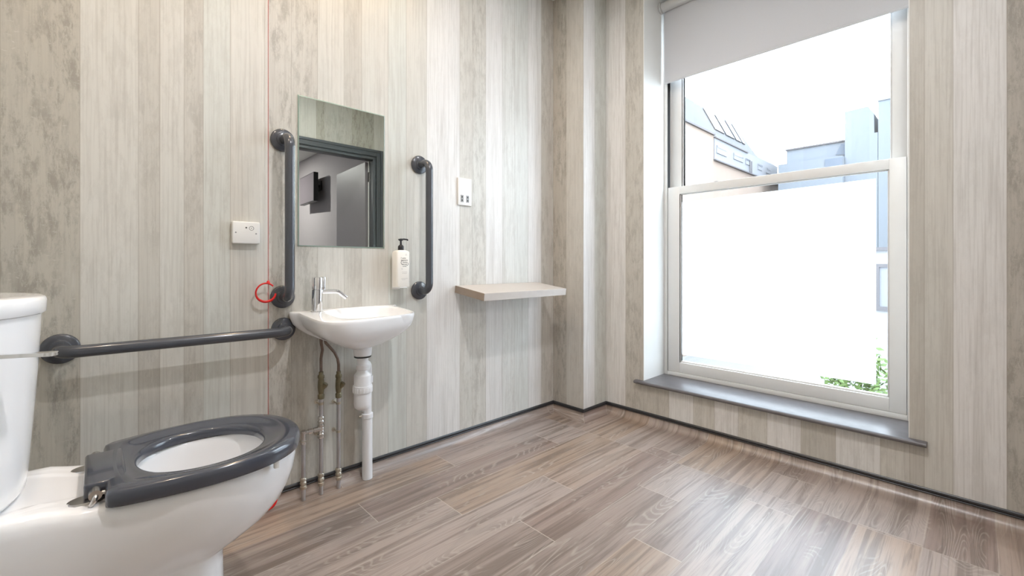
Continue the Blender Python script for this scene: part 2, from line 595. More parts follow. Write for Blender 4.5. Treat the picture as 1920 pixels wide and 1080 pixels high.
def fquad(bm, ly, pts, uvs, tone, off):
    """pts: 4 points; uvs: for each (s, Lth, t, Wth) local plank coordinates"""
    f = bm.faces.new([bm.verts.new(p) for p in pts])
    for lo, (s, Ls, t_, Wt) in zip(f.loops, uvs):
        lo[ly[0]].uv = (s + off[0], t_ + off[1])
        lo[ly[1]].uv = (s, Ls)
        lo[ly[2]].uv = (t_, Wt)
        lo[ly[3]] = tone
    return f

bm = bmesh.new()
ly = floor_layers(bm)
SEAM = 1.975
planks = []                                          # (v0, v1, u0, u1, tone, off)
for k in range(len(rowb) - 1):
    v1, v0 = rowb[k], rowb[k + 1]
    j = joints.get(k, .4)
    us = [j - 2, j - 1, j, j + 1, j + 2, j + 3]
    for a, b in zip(us, us[1:]):
        planks.append((v0, v1, a, b, rf.choice(FT), (rf.uniform(0, 60), rf.uniform(0, 60))))
for v0, v1, a, b, tone, off in planks:
    V0, V1 = max(v0, VR - .12), min(v1, VL)
    A, Bq = max(a, UBACK), min(b, SEAM)
    if V1 <= V0 or Bq <= A:
        continue
    fquad(bm, ly, [(A, V0, 0), (Bq, V0, 0), (Bq, V1, 0), (A, V1, 0)],
          [(A - a, b - a, V0 - v0, v1 - v0), (Bq - a, b - a, V0 - v0, v1 - v0), (Bq - a, b - a, V1 - v0, v1 - v0), (A - a, b - a, V1 - v0, v1 - v0)], tone, off)
# cove strip along the window wall, welded at u = SEAM, folding up the wall
CR = 0.046
def cove_prof(n=8):
    """(distance from wall, z, arc length) from floor up to the trim"""
    out = []
    for i in range(n + 1):
        t_ = (pi / 2) * i / n
        out.append((CR - CR * sin(t_), CR - CR * cos(t_), CR * t_))
    return out
cp = cove_prof()
for k in range(len(rowb) - 1):
    v1, v0 = rowb[k], rowb[k + 1]
    V0, V1 = max(v0, VR - .12), min(v1, VL)
    if V1 <= V0:
        continue
    jj = {6: 2.06, 11: 1.87 + .12, 9: 2.2}.get(k)
    segs = [(SEAM, jj), (jj, 3.2)] if jj else [(SEAM, 3.2)]
    for a, b in segs:
        tone = rf.choice(FT[:2] + FT[3:6])
        off = (rf.uniform(0, 60), rf.uniform(0, 60))
        ue = UW - CR
        Bq = min(b, ue)
        if a < ue:
            fquad(bm, ly, [(a, V0, 0), (Bq, V0, 0), (Bq, V1, 0), (a, V1, 0)],
                  [(0, b - a, V0 - v0, v1 - v0), (Bq - a, b - a, V0 - v0, v1 - v0), (Bq - a, b - a, V1 - v0, v1 - v0), (0, b - a, V1 - v0, v1 - v0)], tone, off)
        if b > 3:
            Vc = min(V1, VB)
            for (d0, z0, s0), (d1, z1, s1) in zip(cp, cp[1:]):
                p0, p1 = UW - d0, UW - d1
                sa, sb = ue - a + s0, ue - a + s1
                # mitre into the corner of the boxing
                y0 = Vc - d0 if Vc >= VB - 1e-6 else Vc
                y1 = Vc - d1 if Vc >= VB - 1e-6 else Vc
                if min(y0, y1) <= V0: continue
                fquad(bm, ly, [(p0, V0, z0), (p1, V0, z1), (p1, y1, z1), (p0, y0, z0)],
                      [(sa, 9, V0 - v0, v1 - v0), (sb, 9, V0 - v0, v1 - v0), (sb, 9, y1 - v0, v1 - v0), (sa, 9, y0 - v0, v1 - v0)], tone, off)
# coves along the left wall, the boxing, the wall behind the toilet and the door wall
def cove_run(p, q, nrm, m0, m1, seed, cuts=1.0):
    """p->q along a wall; nrm points into the room; m0/m1 = +1 inner corner, -1 outer corner, 0 none"""
    r = random.Random(seed)
    p, q, nrm = Vector(p), Vector(q), Vector(nrm)
    d = (q - p).normalized()
    Lh = (q - p).length
    s = 0
    while s < Lh - 1e-6:
        e = min(Lh, s + cuts * r.uniform(.7, 1.3))
        tone = r.choice(FT[:2] + FT[3:6]); off = (r.uniform(0, 60), r.uniform(0, 60))
        for (d0, z0, s0), (d1, z1, s1) in zip(cp, cp[1:]):
            pts, uv = [], []
            for (ss, dd, zz, tt) in ((s, d0, z0, s0), (e, d0, z0, s0), (e, d1, z1, s1), (s, d1, z1, s1)):
                sh = 0
                if ss <= 1e-6: sh = m0 * dd
                elif ss >= Lh - 1e-6: sh = -m1 * dd
                P_ = p + d * (ss + sh) + nrm * dd
                pts.append((P_.x, P_.y, zz)); uv.append((ss - s + .001, e - s, tt + .05, .3))
            fquad(bm, ly, pts, uv, tone, off)
        s = e
cove_run((UBACK, VL, 0), (UB, VL, 0), (0, -1, 0), 1, 1, 1, 1.35)
cove_run((UB, VL, 0), (UB, VB, 0), (-1, 0, 0), 1, -1, 2)
cove_run((UB, VB, 0), (UW, VB, 0), (0, -1, 0), -1, 1, 3)
cove_run((UBACK, VR, 0), (UBACK, VL, 0), (1, 0, 0), 1, 1, 4)
cove_run((DU0 - .08, VR, 0), (UBACK, VR, 0), (0, 1, 0), 0, 1, 5)
fl = rec('floor', bm, M_floor, 'brown grey wood-effect vinyl plank floor coved up the walls', 'floor', kind='structure', smooth=60)

# black capping strip on top of the coving
def cap_run(name, path, label):
    prof = [(0.000, .043), (.005, .043), (.006, .0465), (.0035, .049), (.0065, .052), (.0075, .056), (.0065, .060), (.003, .0635), (0, .0635)]
    pts = [Vector(p) for p in path]
    rings = []
    for i, p in enumerate(pts):
        n0 = n1 = None
        if i > 0:
            d = (pts[i] - pts[i - 1]).normalized(); n0 = Vector((d.y, -d.x, 0))
        if i < len(pts) - 1:
            d = (pts[i + 1] - pts[i]).normalized(); n1 = Vector((d.y, -d.x, 0))
        n = (n0 or n1) if (n0 is None or n1 is None) else (n0 + n1)
        if n0 is not None and n1 is not None:
            n = n / n.dot(n0)
        rings.append([(p.x + n.x * a, p.y + n.y * a, z) for a, z in prof])
    b2 = bmesh.new()
    loft(b2, rings)
    return rec(name, b2, M_trim, label, 'skirting', kind='structure')
cap_run('baseboard_left', [(UBACK, VL, 0), (UB, VL, 0), (UB, VB, 0), (UW, VB, 0), (UW, VR, 0)], 'black capping strip along the top of the floor coving')
cap_run('baseboard_back', [(UBACK, VR, 0), (UBACK, VL, 0)], 'black capping strip behind the toilet')

# ---------------------------------------------------------------- sill
bm = bmesh.new()
prof = [(2.60, .224), (2.60, .243), (2.324, .243), (2.317, .2412), (2.3135, .237), (2.3125, .2335), (2.3135, .229), (2.317, .2252), (2.324, .224)]
prism(bm, [(x, z) for x, z in prof], 'y', WV0 + .001, WV1 - .001)
horn = [(2.3440, .224), (2.3440, .243)] + prof[2:]
prism(bm, horn, 'y', .139, WV0 + .001)
prism(bm, horn, 'y', WV1 - .001, 1.407)
rec('trim_2', bm, M_sill, 'dark grey wood-grain window sill with rounded nosing', 'window sill', kind='structure')

# ---------------------------------------------------------------- window
win = empty('window_1', (2.66, (WV0 + WV1) / 2, .243), 'tall white sash window with frosted film on its lower pane', 'window', kind='structure')
UF = 2.587
def rect_frame(bm, x0, x1, oy0, oy1, oz0, oz1, iy0, iy1, iz0, iz1, bev=.0015):
    box(bm, x0, x1, oy0, iy0, oz0, oz1, bev)
    box(bm, x0, x1, iy1, oy1, oz0, oz1, bev)
    box(bm, x0, x1, iy0, iy1, oz0, iz0, bev)
    box(bm, x0, x1, iy0, iy1, iz1, oz1, bev)
    return bm
bm = bmesh.new()
rect_frame(bm, UF, 2.735, WV0 + .004, WV1 - .004, .243, WZ1 - .006, .217, 1.334, .2675, 2.53)
# staff bead and parting bead
rect_frame(bm, 2.6235, 2.6275, .217, 1.334, .2675, 2.53, .2205, 1.3305, .27, 2.525, 0)
obj('frame', bm, M_frame, win)
lower = obj('lower_sash', rect_frame(bmesh.new(), UF + .003, 2.622, .2185, 1.3325, .269, 1.4055, .278, 1.2570, .3290, 1.359), M_frame, win)
bm = rect_frame(bmesh.new(), UF + .012, 2.618, .277, 1.258, .328, 1.360, .2845, 1.2505, .3385, 1.354, .003)
obj('glazing_bead', bm, M_frame, lower)
obj('pane', B(2.604, 2.610, .283, 1.252, .337, 1.355), M_pane, lower)
bm = bmesh.new()
vs = [bm.verts.new(p) for p in ((2.6032, .326, .378), (2.6032, 1.247, .378), (2.6032, 1.247, 1.309), (2.6032, .326, 1.325))]
bm.faces.new(vs)
fo = obj('frosted_film', bm, M_film, lower, smooth=0)
fo['label'] = 'white frosted film with clear margins'
upper = obj('upper_sash', rect_frame(bmesh.new(), 2.629, 2.670, .2185, 1.3325, 1.365, 2.529, .272, 1.262, 1.405, 2.475), M_frame, win)
bm = rect_frame(bmesh.new(), 2.637, 2.664, .271, 1.263, 1.404, 2.476, .2795, 1.2540, 1.411, 2.469, .003)
obj('glazing_bead', bm, M_frame, upper)
obj('pane', B(2.648, 2.654, .278, 1.255, 1.41, 2.47), M_pane, upper)

# ---------------------------------------------------------------- roller blind
bl = empty('roller_blind', (2.55, .775, 2.515), 'grey roller blind pulled a short way down in front of the sash window', 'blind')
bm = bmesh.new(); box(bm, 2.5605, 2.5620, .200, 1.3385, 2.047, 2.525)
obj('blind_fabric', bm, M_blind, bl)
obj('bottom_bar', B(2.5585, 2.5640, .200, 1.3385, 2.045, 2.058, .002), M_blind, bl)
obj('roller', tube(bmesh.new(), [(2.545, .198, 2.515), (2.545, 1.3415, 2.515)], .028, 32), M_alu, bl)
for y0, y1 in ((1.3425, 1.3562), (.1932, .1975)):
    obj('bracket', L((2.545, y0, 2.515), [(.0005, 0), (.030, 0), (.034, .003), (.034, y1 - y0 - .002), (.031, y1 - y0)], axis=(0, 1, 0)), M_alu, bl)

# ---------------------------------------------------------------- mirror
mi = empty('wall_mirror', (.765, VL, 1.003), 'frameless rectangular mirror fixed to the wall above the basin', 'mirror')
bm = bmesh.new()
x0, x1, z0, z1, y0 = .578, .951, 1.003, 1.607, VL - .005
bv = .0045
loft(bm, [[(x0, VL - .0005, z0), (x1, VL - .0005, z0), (x1, VL - .0005, z1), (x0, VL - .0005, z1)],
          [(x0, VL - .002, z0), (x1, VL - .002, z0), (x1, VL - .002, z1), (x0, VL - .002, z1)]], True, False, mi=1)
r1 = ring(bm, [(x0, VL - .002, z0), (x1, VL - .002, z0), (x1, VL - .002, z1), (x0, VL - .002, z1)])
r2 = ring(bm, [(x0 + bv, y0, z0 + bv), (x1 - bv, y0, z0 + bv), (x1 - bv, y0, z1 - bv), (x0 + bv, y0, z1 - bv)])
bridge(bm, r1, r2, mi=1)
f = bm.faces.new(r2); f.material_index = 0
obj('mirror_glass', bm, [M_mirror, M_glassedge], mi, smooth=0)

# ---------------------------------------------------------------- grab rails
SO = 1.768
def flange(c):
    return L(c, [(.0005, 0), (.0435, 0), (.0440, -.003), (.0435, -.008), (.040, -.0115), (.030, -.0135), (.0255, -.015), (.0245, -.020), (.0175, -.022)], n=40, axis=(0, 1, 0))
def rail(name, a, b, label, group=None):
    mid = ((a[0] + b[0]) / 2, VL, min(a[2], b[2]))
    r = empty(name, mid, label, 'grab rail', group)
    pts = fillet([(a[0], VL - .004, a[2]), (a[0], SO, a[2]), (b[0], SO, b[2]), (b[0], VL - .004, b[2])], .042, 12)
    obj('bar', tube(bmesh.new(), pts, .0175, 28), M_rail, r)
    for p in (a, b):
        obj('flange', flange((p[0], VL - .0003, p[2])), M_rail, r)
    return r
rail('grab_rail', (.5225, 0, 1.413), (.5225, 0, .805), 'upright grey grab rail left of the mirror, just right of the red cord')
rail('grab_rail', (1.1315, 0, 1.411), (1.1315, 0, .804), 'upright grey grab rail right of the soap bottle')
rail('grab_rail', (-.081, 0, .683), (.525, 0, .680), 'horizontal grey grab rail on the wall beside the toilet')

# ---------------------------------------------------------------- alarm plate and shaver socket
pl = empty('alarm_reset_plate', (.395, VL, 1.006), 'square white alarm reset plate left of the red cord', 'wall plate')
obj('plate', B(.351, .439, VL - .024, VL - .0003, 1.007, 1.0875, .004, 3), M_white, pl)
for x, z in ((.3615, 1.047), (.4265, 1.0445)):
    obj('screw', L((x, VL - .0235, z), [(.0005, 0), (.0028, 0), (.0025, -.0012), (.0005, -.0015)], n=14, axis=(0, 1, 0)), M_slot, pl)
obj('indicator_light', L((.3945, VL - .0235, 1.0655), [(.0005, 0), (.0030, 0), (.0025, -.0018), (.0005, -.0022)], n=14, axis=(0, 1, 0)), M_ink, pl)
bt = obj('reset_button', L((.4115, VL - .0235, 1.0640), [(.0075, 0), (.0080, -.0008), (.0072, -.0016), (.0064, -.0010), (.0060, -.0002), (.0005, -.0006)], n=24, axis=(0, 1, 0)), M_slot, pl)
so = empty('shaver_socket', (1.4025, VL, 1.238), 'white twin shaver socket plate right of the grab rail', 'socket')
obj('plate', B(1.359, 1.446, VL - .010, VL - .0003, 1.2385, 1.3815, .0025, 3), M_white, so)
for x in (1.3835, 1.4195):
    bm = bmesh.new(); box(bm, x - .0095, x + .0095, VL - .0108, VL - .0095, 1.255, 1.292, .0005, 1)
    o = obj('outlet', bm, M_slot, so)
    bm = bmesh.new()
    for z in (1.2645, 1.2820):
        lathe(bm, (x, VL - .0107, z), [(.0005, 0), (.0042, 0), (.0042, -.0008), (.0005, -.0008)], n=14, axis=(0, 1, 0))
    obj('pin_holes', bm, M_ink, o)
for z in (1.370, 1.247):
    obj('screw', L((1.4025, VL - .0098, z), [(.0005, 0), (.0032, 0), (.0028, -.0010), (.0005, -.0013)], n=14, axis=(0, 1, 0)), M_white, so)
obj('voltage_cover', B(1.380, 1.424, VL - .0108, VL - .0095, 1.315, 1.350, .0004, 1), M_white, so)

# ---------------------------------------------------------------- pull cord
CU, CV = .4666, 1.835
pc = empty('alarm_pull_cord', (CU, CV, CEIL), 'thin red emergency pull cord with two red bangles hanging beside the left grab rail', 'pull cord')
obj('cord', tube(bmesh.new(), [(CU, CV, CEIL - .02), (CU, CV, .85), (CU, CV, .09)], .0010, 8), M_cord, pc)
obj('ceiling_switch', L((CU, CV - .02, CEIL), [(.045, 0), (.045, -.012), (.040, -.022), (.0005, -.024)], n=32), M_white, pc)
def bangle(cz, dx, a0, a1):
    bm = bmesh.new()
    pts, rr = [], []
    n = 36
    for i in range(n + 1):
        a = radians(a0 + (a1 - a0) * i / n)
        x, z = .0335 * cos(a), .0345 * sin(a)
        pts.append((CU + dx + x, CV - .008 + .002 * sin(a * 2), cz + z))
        rr.append(.0030 + .0020 * max(0, -sin(a)) ** 1.5)
    tube(bm, pts, rr, 10)
    lathe(bm, (CU, CV, cz + .036), [(.0005, -.005), (.0055, -.003), (.006, .002), (.004, .007), (.0015, .009)], n=14)
    return bm
obj('bangle', bangle(.826, -.010, 42, 352), M_red, pc)
obj('bangle', bangle(.0475, -.006, 70, 400), M_red, pc)

# ---------------------------------------------------------------- soap bottle and holder
BX, BY = 1.008, 1.812
def rr_ring(cx, cy, hx, hy, r, z, n=6):
    pts = []
    for (sx, sy, a0) in ((1, 1, 0), (-1, 1, 90), (-1, -1, 180), (1, -1, 270)):
        for i in range(n + 1):
            a = radians(a0 + 90 * i / n)
            pts.append((cx + sx * (hx - r) + r * cos(a), cy + sy * (hy - r) + r * sin(a), z))
    return pts
sp = empty('soap_bottle', (BX, BY, .828), 'white pump soap bottle with dark print, held on the wall between mirror and right rail', 'soap bottle')
bm = bmesh.new()
loft(bm, [rr_ring(BX, BY, .031, .0215, .007, .828), rr_ring(BX, BY, .033, .0235, .008, .831), rr_ring(BX, BY, .033, .0235, .008, .985),
          rr_ring(BX, BY, .031, .0215, .009, .990), rr_ring(BX, BY, .022, .017, .012, .9945), rr_ring(BX, BY, .0135, .0135, .0134, .9955)])
obj('bottle_body', bm, M_bottle, sp)
bm = bmesh.new()
lathe(bm, (BX, BY, .9955), [(.0128, 0), (.0132, .002), (.0132, .015), (.0120, .019), (.008, .023), (.0048, .025), (.0045, .041), (.0085, .043), (.0085, .050), (.003, .053)], n=24)
tube(bm, fillet([(BX - .014, BY - .004, 1.043), (BX + .014, BY - .004, 1.0455), (BX + .031, BY - .004, 1.0445), (BX + .033, BY - .004, 1.040)], .005, 4), .0036, 10)
obj('pump', bm, M_black, sp)
# print: strokes of ink standing a hair proud of the front
fy = BY - .0236
bm = bmesh.new()
rl = random.Random(4)
def stroke(x, z, wd, hh):
    box(bm, BX + x - wd / 2, BX + x + wd / 2, fy - .0002, fy + .0003, z - hh / 2, z + hh / 2)
for row, (z, xa, xb, hh) in enumerate(((.958, -.006, .013, .0045), (.949, -.012, .022, .0052), (.9395, -.004, .020, .0052), (.9305, -.006, .018, .0045), (.922, -.003, .016, .0042))):
    x = xa
    while x < xb:
        wd = rl.uniform(.0012, .0022)
        stroke(x, z + rl.uniform(-.0006, .0006), wd * .55, hh)
        stroke(x + wd * .5, z + rl.choice((-hh, hh, 0)) * .4, wd * .7, .0009)
        x += wd + .0011
for a0, a1, cx, cz, rx, rz in ((60, 300, -.0055, .9385, .0068, .0085), (-120, 60, .0180, .9325, .0060, .0070)):
    pts = [(BX + cx + rx * cos(radians(a0 + (a1 - a0) * i / 14)), fy, cz + rz * sin(radians(a0 + (a1 - a0) * i / 14))) for i in range(15)]
    tube(bm, pts, .0009, 6)
tube(bm, [(BX - .0125, fy, .957), (BX - .011, fy, .962)], .0006, 6)
obj('label_print', bm, M_ink, sp)
for grp in (((.9085, -.009, -.003), (.9115, -.0105, -.005)), ((.896, -.007, .019), (.890, -.006, .018)), ((.866, -.010, .022), (.861, -.008, .010)), ((.972, .010, .018), (.977, .011, .017))):
    bm = bmesh.new()
    for z, xa, xb in grp:
        x = xa
        while x < xb:
            stroke(x, z, .0009, .0025)
            x += .0019
    obj('small_print', bm, M_inklight, sp)
hd = empty('bottle_holder', (BX, VL, .812), 'small white wall bracket gripping the soap bottle', 'bracket')
bm = bmesh.new()
box(bm, BX - .020, BX + .020, VL - .005, VL - .0003, .815, .985, .002)
obj('back_plate', bm, M_white, hd)
bm = bmesh.new()
box(bm, BX - .020, BX + .020, VL - .070, VL - .004, .8235, .8275, .0012)
obj('base_tray', bm, M_white, hd)

# ---------------------------------------------------------------- wall shelf (it dips a little towards the room)
sh = empty('wall_shelf', (1.647, VL - .0005, .8025), 'small pale wooden shelf on the wall near the corner', 'shelf', rot=(math.atan(.128), 0, 0))
bm = bmesh.new(); box(bm, -.302, .305, -.239, -.002, -.0185, .0185, .0008, 1)
obj('board', bm, M_shelf, sh, local=True)
bm = bmesh.new(); box(bm, -.3035, -.3015, -.239, -.002, -.0185, .0185, .0004, 1)
o = obj('end_edging', bm, M_shelfedge, sh, local=True); o['label'] = 'brown edging on the left end'

# ---------------------------------------------------------------- basin
def polar_map(outer, cx, cy, fn):
    return [fn(atan2(p[1] - cy, p[0] - cx)) for p in outer]
def superell(cx, cy, a, b, n):
    def f(t):
        c, s = cos(t), sin(t)
        r = 1.0 / ((abs(c / a)) ** n + (abs(s / b)) ** n) ** (1 / n)
        return (cx + r * c, cy + r * s)
    return f
def resample(pts, n):
    """closed polyline -> n points, Catmull-Rom smoothed"""
    m = len(pts)
    dense = []
    for i in range(m):
        p0, p1, p2, p3 = (Vector(pts[(i + k) % m]) for k in (-1, 0, 1, 2))
        if (p2 - p1).length > .3:
            for s in range(20):
                dense.append(p1.lerp(p2, s / 20))
            continue
        for s in range(20):
            t_ = s / 20
            dense.append(0.5 * ((2 * p1) + (p2 - p0) * t_ + (2 * p0 - 5 * p1 + 4 * p2 - p3) * t_ ** 2 + (3 * p1 - p0 - 3 * p2 + p3) * t_ ** 3))
    ln = [0]
    for a, b in zip(dense, dense[1:] + dense[:1]):
        ln.append(ln[-1] + (b - a).length)
    out, j = [], 0
    for k in range(n):
        s = ln[-1] * k / n
        while ln[j + 1] < s:
            j += 1
        a, b = dense[j], dense[(j + 1) % len(dense)]
        out.append(tuple(a.lerp(b, (s - ln[j]) / max(1e-9, ln[j + 1] - ln[j]))))
    return out

BT = math.atan(.055)
RZ = .747
ba = empty('wash_basin', (.77, VL, RZ), 'small white ceramic wall basin below the mirror', 'basin', rot=(BT, 0, 0))
# local coordinates: x = u-.77, y = v-1.86, z = height above the rim
raw = [(.970, 1.8595), (.9745, 1.80), (.972, 1.72), (.966, 1.65), (.957, 1.608), (.935, 1.588), (.90, 1.577), (.85, 1.563), (.80, 1.551), (.724, 1.536),
       (.656, 1.528), (.615, 1.535), (.588, 1.555), (.572, 1.59), (.566, 1.64), (.5645, 1.725), (.566, 1.80), (.571, 1.8595)]
outer = resample([(u - .77, v - VL, 0) for u, v in raw], 96)
outer = [(x, min(y, -.0008)) for x, y, z in outer]
dc = (.005, -.165)                                   # drain
def bs(s, back, z, out=outer):
    r = []
    for x, y in out:
        X = dc[0] + (x - dc[0]) * s
        k = s if y < dc[1] else s + (1 - s) * back
        Y = dc[1] + (y - dc[1]) * k
        r.append((X, min(Y, -.0008), z))
    return r
bm = bmesh.new()
inner_f = superell(.034, -.162, .152, .130, 4.0)
inn = polar_map(outer, .045, -.160, inner_f)
def toward(a, b, s):
    return [(p[0] + (q[0] - p[0]) * s, p[1] + (q[1] - p[1]) * s) for p, q in zip(a, b)]
def at_z(pts, z):
    return [(x, y, z) for x, y in pts]
def shrink(pts, cx, cy, s):
    return [(cx + (x - cx) * s, cy + (y - cy) * s) for x, y in pts]
rings = [bs(.16, .0, -.142), bs(.28, .0, -.136), bs(.42, .1, -.124), bs(.58, .3, -.108), bs(.74, .5, -.090), bs(.86, .8, -.070), bs(.94, 1, -.050), bs(.98, 1, -.030),
         bs(1, 1, -.012), bs(1, 1, -.005), bs(.994, 1, -.0015), at_z(toward([(x, y) for x, y in outer], inn, .10), 0),
         at_z(toward(outer, inn, .5), 0), at_z(toward(outer, inn, .88), 0), at_z(toward(outer, inn, .97), -.002), at_z(inn, -.007),
         at_z(shrink(inn, .045, -.160, .96), -.030), at_z(shrink(inn, .04, -.160, .88), -.062), at_z(shrink(inn, .03, -.162, .70), -.088),
         at_z(shrink(inn, .02, -.164, .40), -.100), at_z(shrink(inn, .01, -.165, .12), -.105)]
loft(bm, rings)
obj('bowl', bm, M_ceramic, ba, local=True, smooth=50)
bm = bmesh.new()
lathe(bm, (dc[0], dc[1], -.104), [(.022, -.002), (.024, .001), (.021, .003), (.014, .001), (.0005, .001)], n=28)
obj('drain', bm, M_chrome, ba, local=True)
# tap
TX, TY = .630 - .77, 1.795 - VL
tp = obj('tap', L((TX, TY, -.0005), [(.0005, 0), (.0235, 0), (.0235, .003), (.0205, .005), (.0205, .0885), (.0185, .0895), (.0185, .0915), (.0210, .0925), (.0210, .135), (.0195, .1375), (.0005, .1375)], n=36), M_chrome, ba, local=True)
bm = bmesh.new()
dirx, diry = .99, -.12
def tpnt(s, z): return (TX + dirx * s, TY + diry * s, z)
tube(bm, fillet([tpnt(.012, .079), tpnt(.078, .079), tpnt(.112, .052)], .03, 8), .0088, 20)
obj('spout', bm, M_chrome, tp, local=True)
bm = bmesh.new()
lathe(bm, (TX + .025, TY + .006, .083), [(.0005, 0), (.0085, 0), (.0092, .002), (.0092, .053), (.0078, .055), (.0005, .055)], n=22)
obj('lever', bm, M_chrome, tp, local=True)

# ---------------------------------------------------------------- waste trap and pipe
TU, TV = .775, 1.700
wt = empty('bottle_trap', (TU, TV, .35), 'white plastic bottle trap and waste pipe under the basin', 'waste trap')
obj('tailpiece', L((TU, TV, 0), [(.030, .608), (.0365, .603), (.0365, .590), (.0335, .566), (.0300, .5635)], n=36), M_pvc, wt)
obj('washer', L((TU, TV, 0), [(.030, .5640), (.033, .5635), (.033, .5590), (.029, .5585)], n=32), M_black, wt)
bm = bmesh.new()
lathe(bm, (TU, TV, 0), [(.0225, .5592), (.0225, .530), (.0255, .528), (.0255, .511), (.022, .508), (.023, .500), (.0325, .489), (.0335, .484), (.0335, .4460), (.0370, .4455), (.0380, .440), (.0380, .420), (.0360, .417), (.0335, .416), (.0335, .372), (.0310, .358), (.022, .350), (.0005, .347)], n=40)
for k in range(20):
    a = 2 * pi * k / 20
    box(bm, TU + .0375 * cos(a) - .0012, TU + .0375 * cos(a) + .0012, TV + .0375 * sin(a) - .0012, TV + .0375 * sin(a) + .0012, .421, .439)
obj('trap_body', bm, M_pvc, wt)
WU, WV = .852, 1.823
bm = bmesh.new()
tube(bm, fillet([(TU + .012, TV + .012, .496), (TU + .045, TV + .072, .500), (WU, WV, .500), (WU, WV, .43)], .032, 10), .0195, 24)
lathe(bm, (WU, WV, 0), [(.0200, .448), (.0235, .446), (.0235, .418), (.0185, .416)], n=28)
obj('outlet_elbow', bm, M_pvc, wt)
obj('upper_pipe', L((WU, WV, 0), [(.0180, .43), (.0180, .27)], n=28), M_pvc, wt)
bm = L((WU, WV, 0), [(.0185, .286), (.0240, .284), (.0240, .266), (.0215, .264), (.0215, .002)], n=28)
obj('lower_pipe', bm, M_pvc, wt)
bm = bmesh.new()
box(bm, WU - .008, WU + .008, WV + .012, VL - .0003, .268, .282, .002)
tube(bm, [(WU - .036, WV + .002, .276), (WU - .018, WV, .276)], .004, 10)
obj('pipe_clip', bm, M_fit, wt)

# ---------------------------------------------------------------- supply pipes
PV = 1.825
PA, PB, PC = .657, .728, .589
def compress(bm, u, z0, z1, r=.0078):
    """a compression fitting: body with a nut at each end"""
    h = z1 - z0
    lathe(bm, (u, PV, z0), [(r, 0), (r + .0035, .001), (r + .0048, .003), (r + .0048, h * .26), (r + .002, h * .30), (r + .0028, h * .36), (r + .0050, h * .42), (r + .0055, h * .55), (r + .003, h * .64), (r + .002, h * .70), (r + .0048, h * .74), (r + .0048, h - .003), (r + .0035, h - .001), (r, h)], n=10)
    return bm
def valve(u, z0, z1, knob):
    bm = bmesh.new()
    h = z1 - z0
    lathe(bm, (u, PV, z0), [(.008, 0), (.0120, .002), (.0125, h * .16), (.0095, h * .20), (.0115, h * .28), (.0130, h * .45), (.0120, h * .66), (.0105, h * .74), (.0128, h * .78), (.0128, h * .86), (.009, h * .90), (.009, h)], n=12)
    # strainer branch leaning out to the front right
    tube(bm, [(u, PV, z0 + h * .34), (u + .014, PV - .010, z0 + h * .52)], [.0095, .0095], 12)
    tube(bm, [(u + .009, PV - .007, z0 + h * .47), (u + .015, PV - .012, z0 + h * .56)], [.0115, .0105], 8)
    return bm
def clip(u, z):
    bm = bmesh.new()
    lathe(bm, (u, PV, z - .005), [(.0080, 0), (.0102, .0005), (.0102, .0095), (.0080, .010)], n=16)
    tube(bm, [(u - .006, PV + .004, z), (u - .006, VL - .004, z)], .0028, 10)
    lathe(bm, (u - .006, VL - .0003, z), [(.009, 0), (.009, -.002), (.003, -.004)], n=16, axis=(0, 1, 0))
    return bm
sa = empty('supply_pipework', ((PA + PC) / 2, PV, 0), 'pair of grey metal water pipes joined by a tee, nearest the toilet under the basin', 'pipes')
obj('pipe', tube(bmesh.new(), [(PA, PV, .39), (PA, PV, .002)], .0078, 18), M_pipe, sa)
obj('pipe', tube(bmesh.new(), [(PC, PV, .272), (PC, PV, .002)], .0078, 18), M_pipe, sa)
bm = bmesh.new()
compress(bm, PA, .272, .318)
compress(bm, PA, .228, .262)
lathe(bm, (PA, PV, .255), [(.008, 0), (.0112, .004), (.0112, .018), (.008, .022)], n=14)
tube(bm, [(PA, PV, .2665), (PA - .030, PV, .2665)], [.0108, .0108], 10)
tube(bm, [(PA - .022, PV, .2665), (PC + .004, PV, .2665)], .0078, 14)
tube(bm, [(PC + .032, PV, .2665), (PC + .018, PV, .2665)], [.0112, .0112], 8)
lathe(bm, (PC, PV, .222), [(.008, 0), (.0112, .002), (.0112, .010), (.009, .012), (.009, .040), (.0112, .044), (.0112, .052), (.006, .056), (.0005, .057)], n=12)
obj('tee_joint', bm, M_steel, sa)
obj('isolating_valve', valve(PA, .386, .497, 1), M_valve, sa)
obj('pipe_clip', clip(PA, .368), M_fit, sa)
obj('pipe_clip', clip(PA, .240), M_fit, sa)
obj('pipe_clip', clip(PC, .232), M_fit, sa)
obj('compression_joint', compress(bmesh.new(), PA, .036, .088), M_fit, sa)
obj('compression_joint', compress(bmesh.new(), PC, .046, .092), M_fit, sa)
obj('tap_tail', tube(bmesh.new(), [(PA + .0, PV, .492), (PA, PV, .55), (PA + .004, PV - .004, .585), (PA - .004, PV - .012, .615), (PA - .008, PV - .020, .648)], .0058, 12), M_copper, sa)
sb = empty('supply_pipework', (PB, PV, 0), 'single grey metal water pipe with curved tail, nearest the waste pipe under the basin', 'pipes')
obj('pipe', tube(bmesh.new(), [(PB, PV, .39), (PB, PV, .002)], .0078, 18), M_pipe, sb)
obj('isolating_valve', valve(PB, .376, .487, 1), M_valve, sb)
obj('pipe_clip', clip(PB, .355), M_fit, sb)
obj('pipe_clip', clip(PB, .238), M_fit, sb)
obj('compression_joint', compress(bmesh.new(), PB, .036, .086), M_fit, sb)
obj('tap_tail', tube(bmesh.new(), [(PB, PV, .482), (PB, PV, .515), (PB - .004, PV, .540), (PB - .018, PV - .003, .568), (PB - .038, PV - .008, .592), (PB - .058, PV - .016, .614), (PB - .066, PV - .022, .645)], .0058, 12), M_copper, sb)

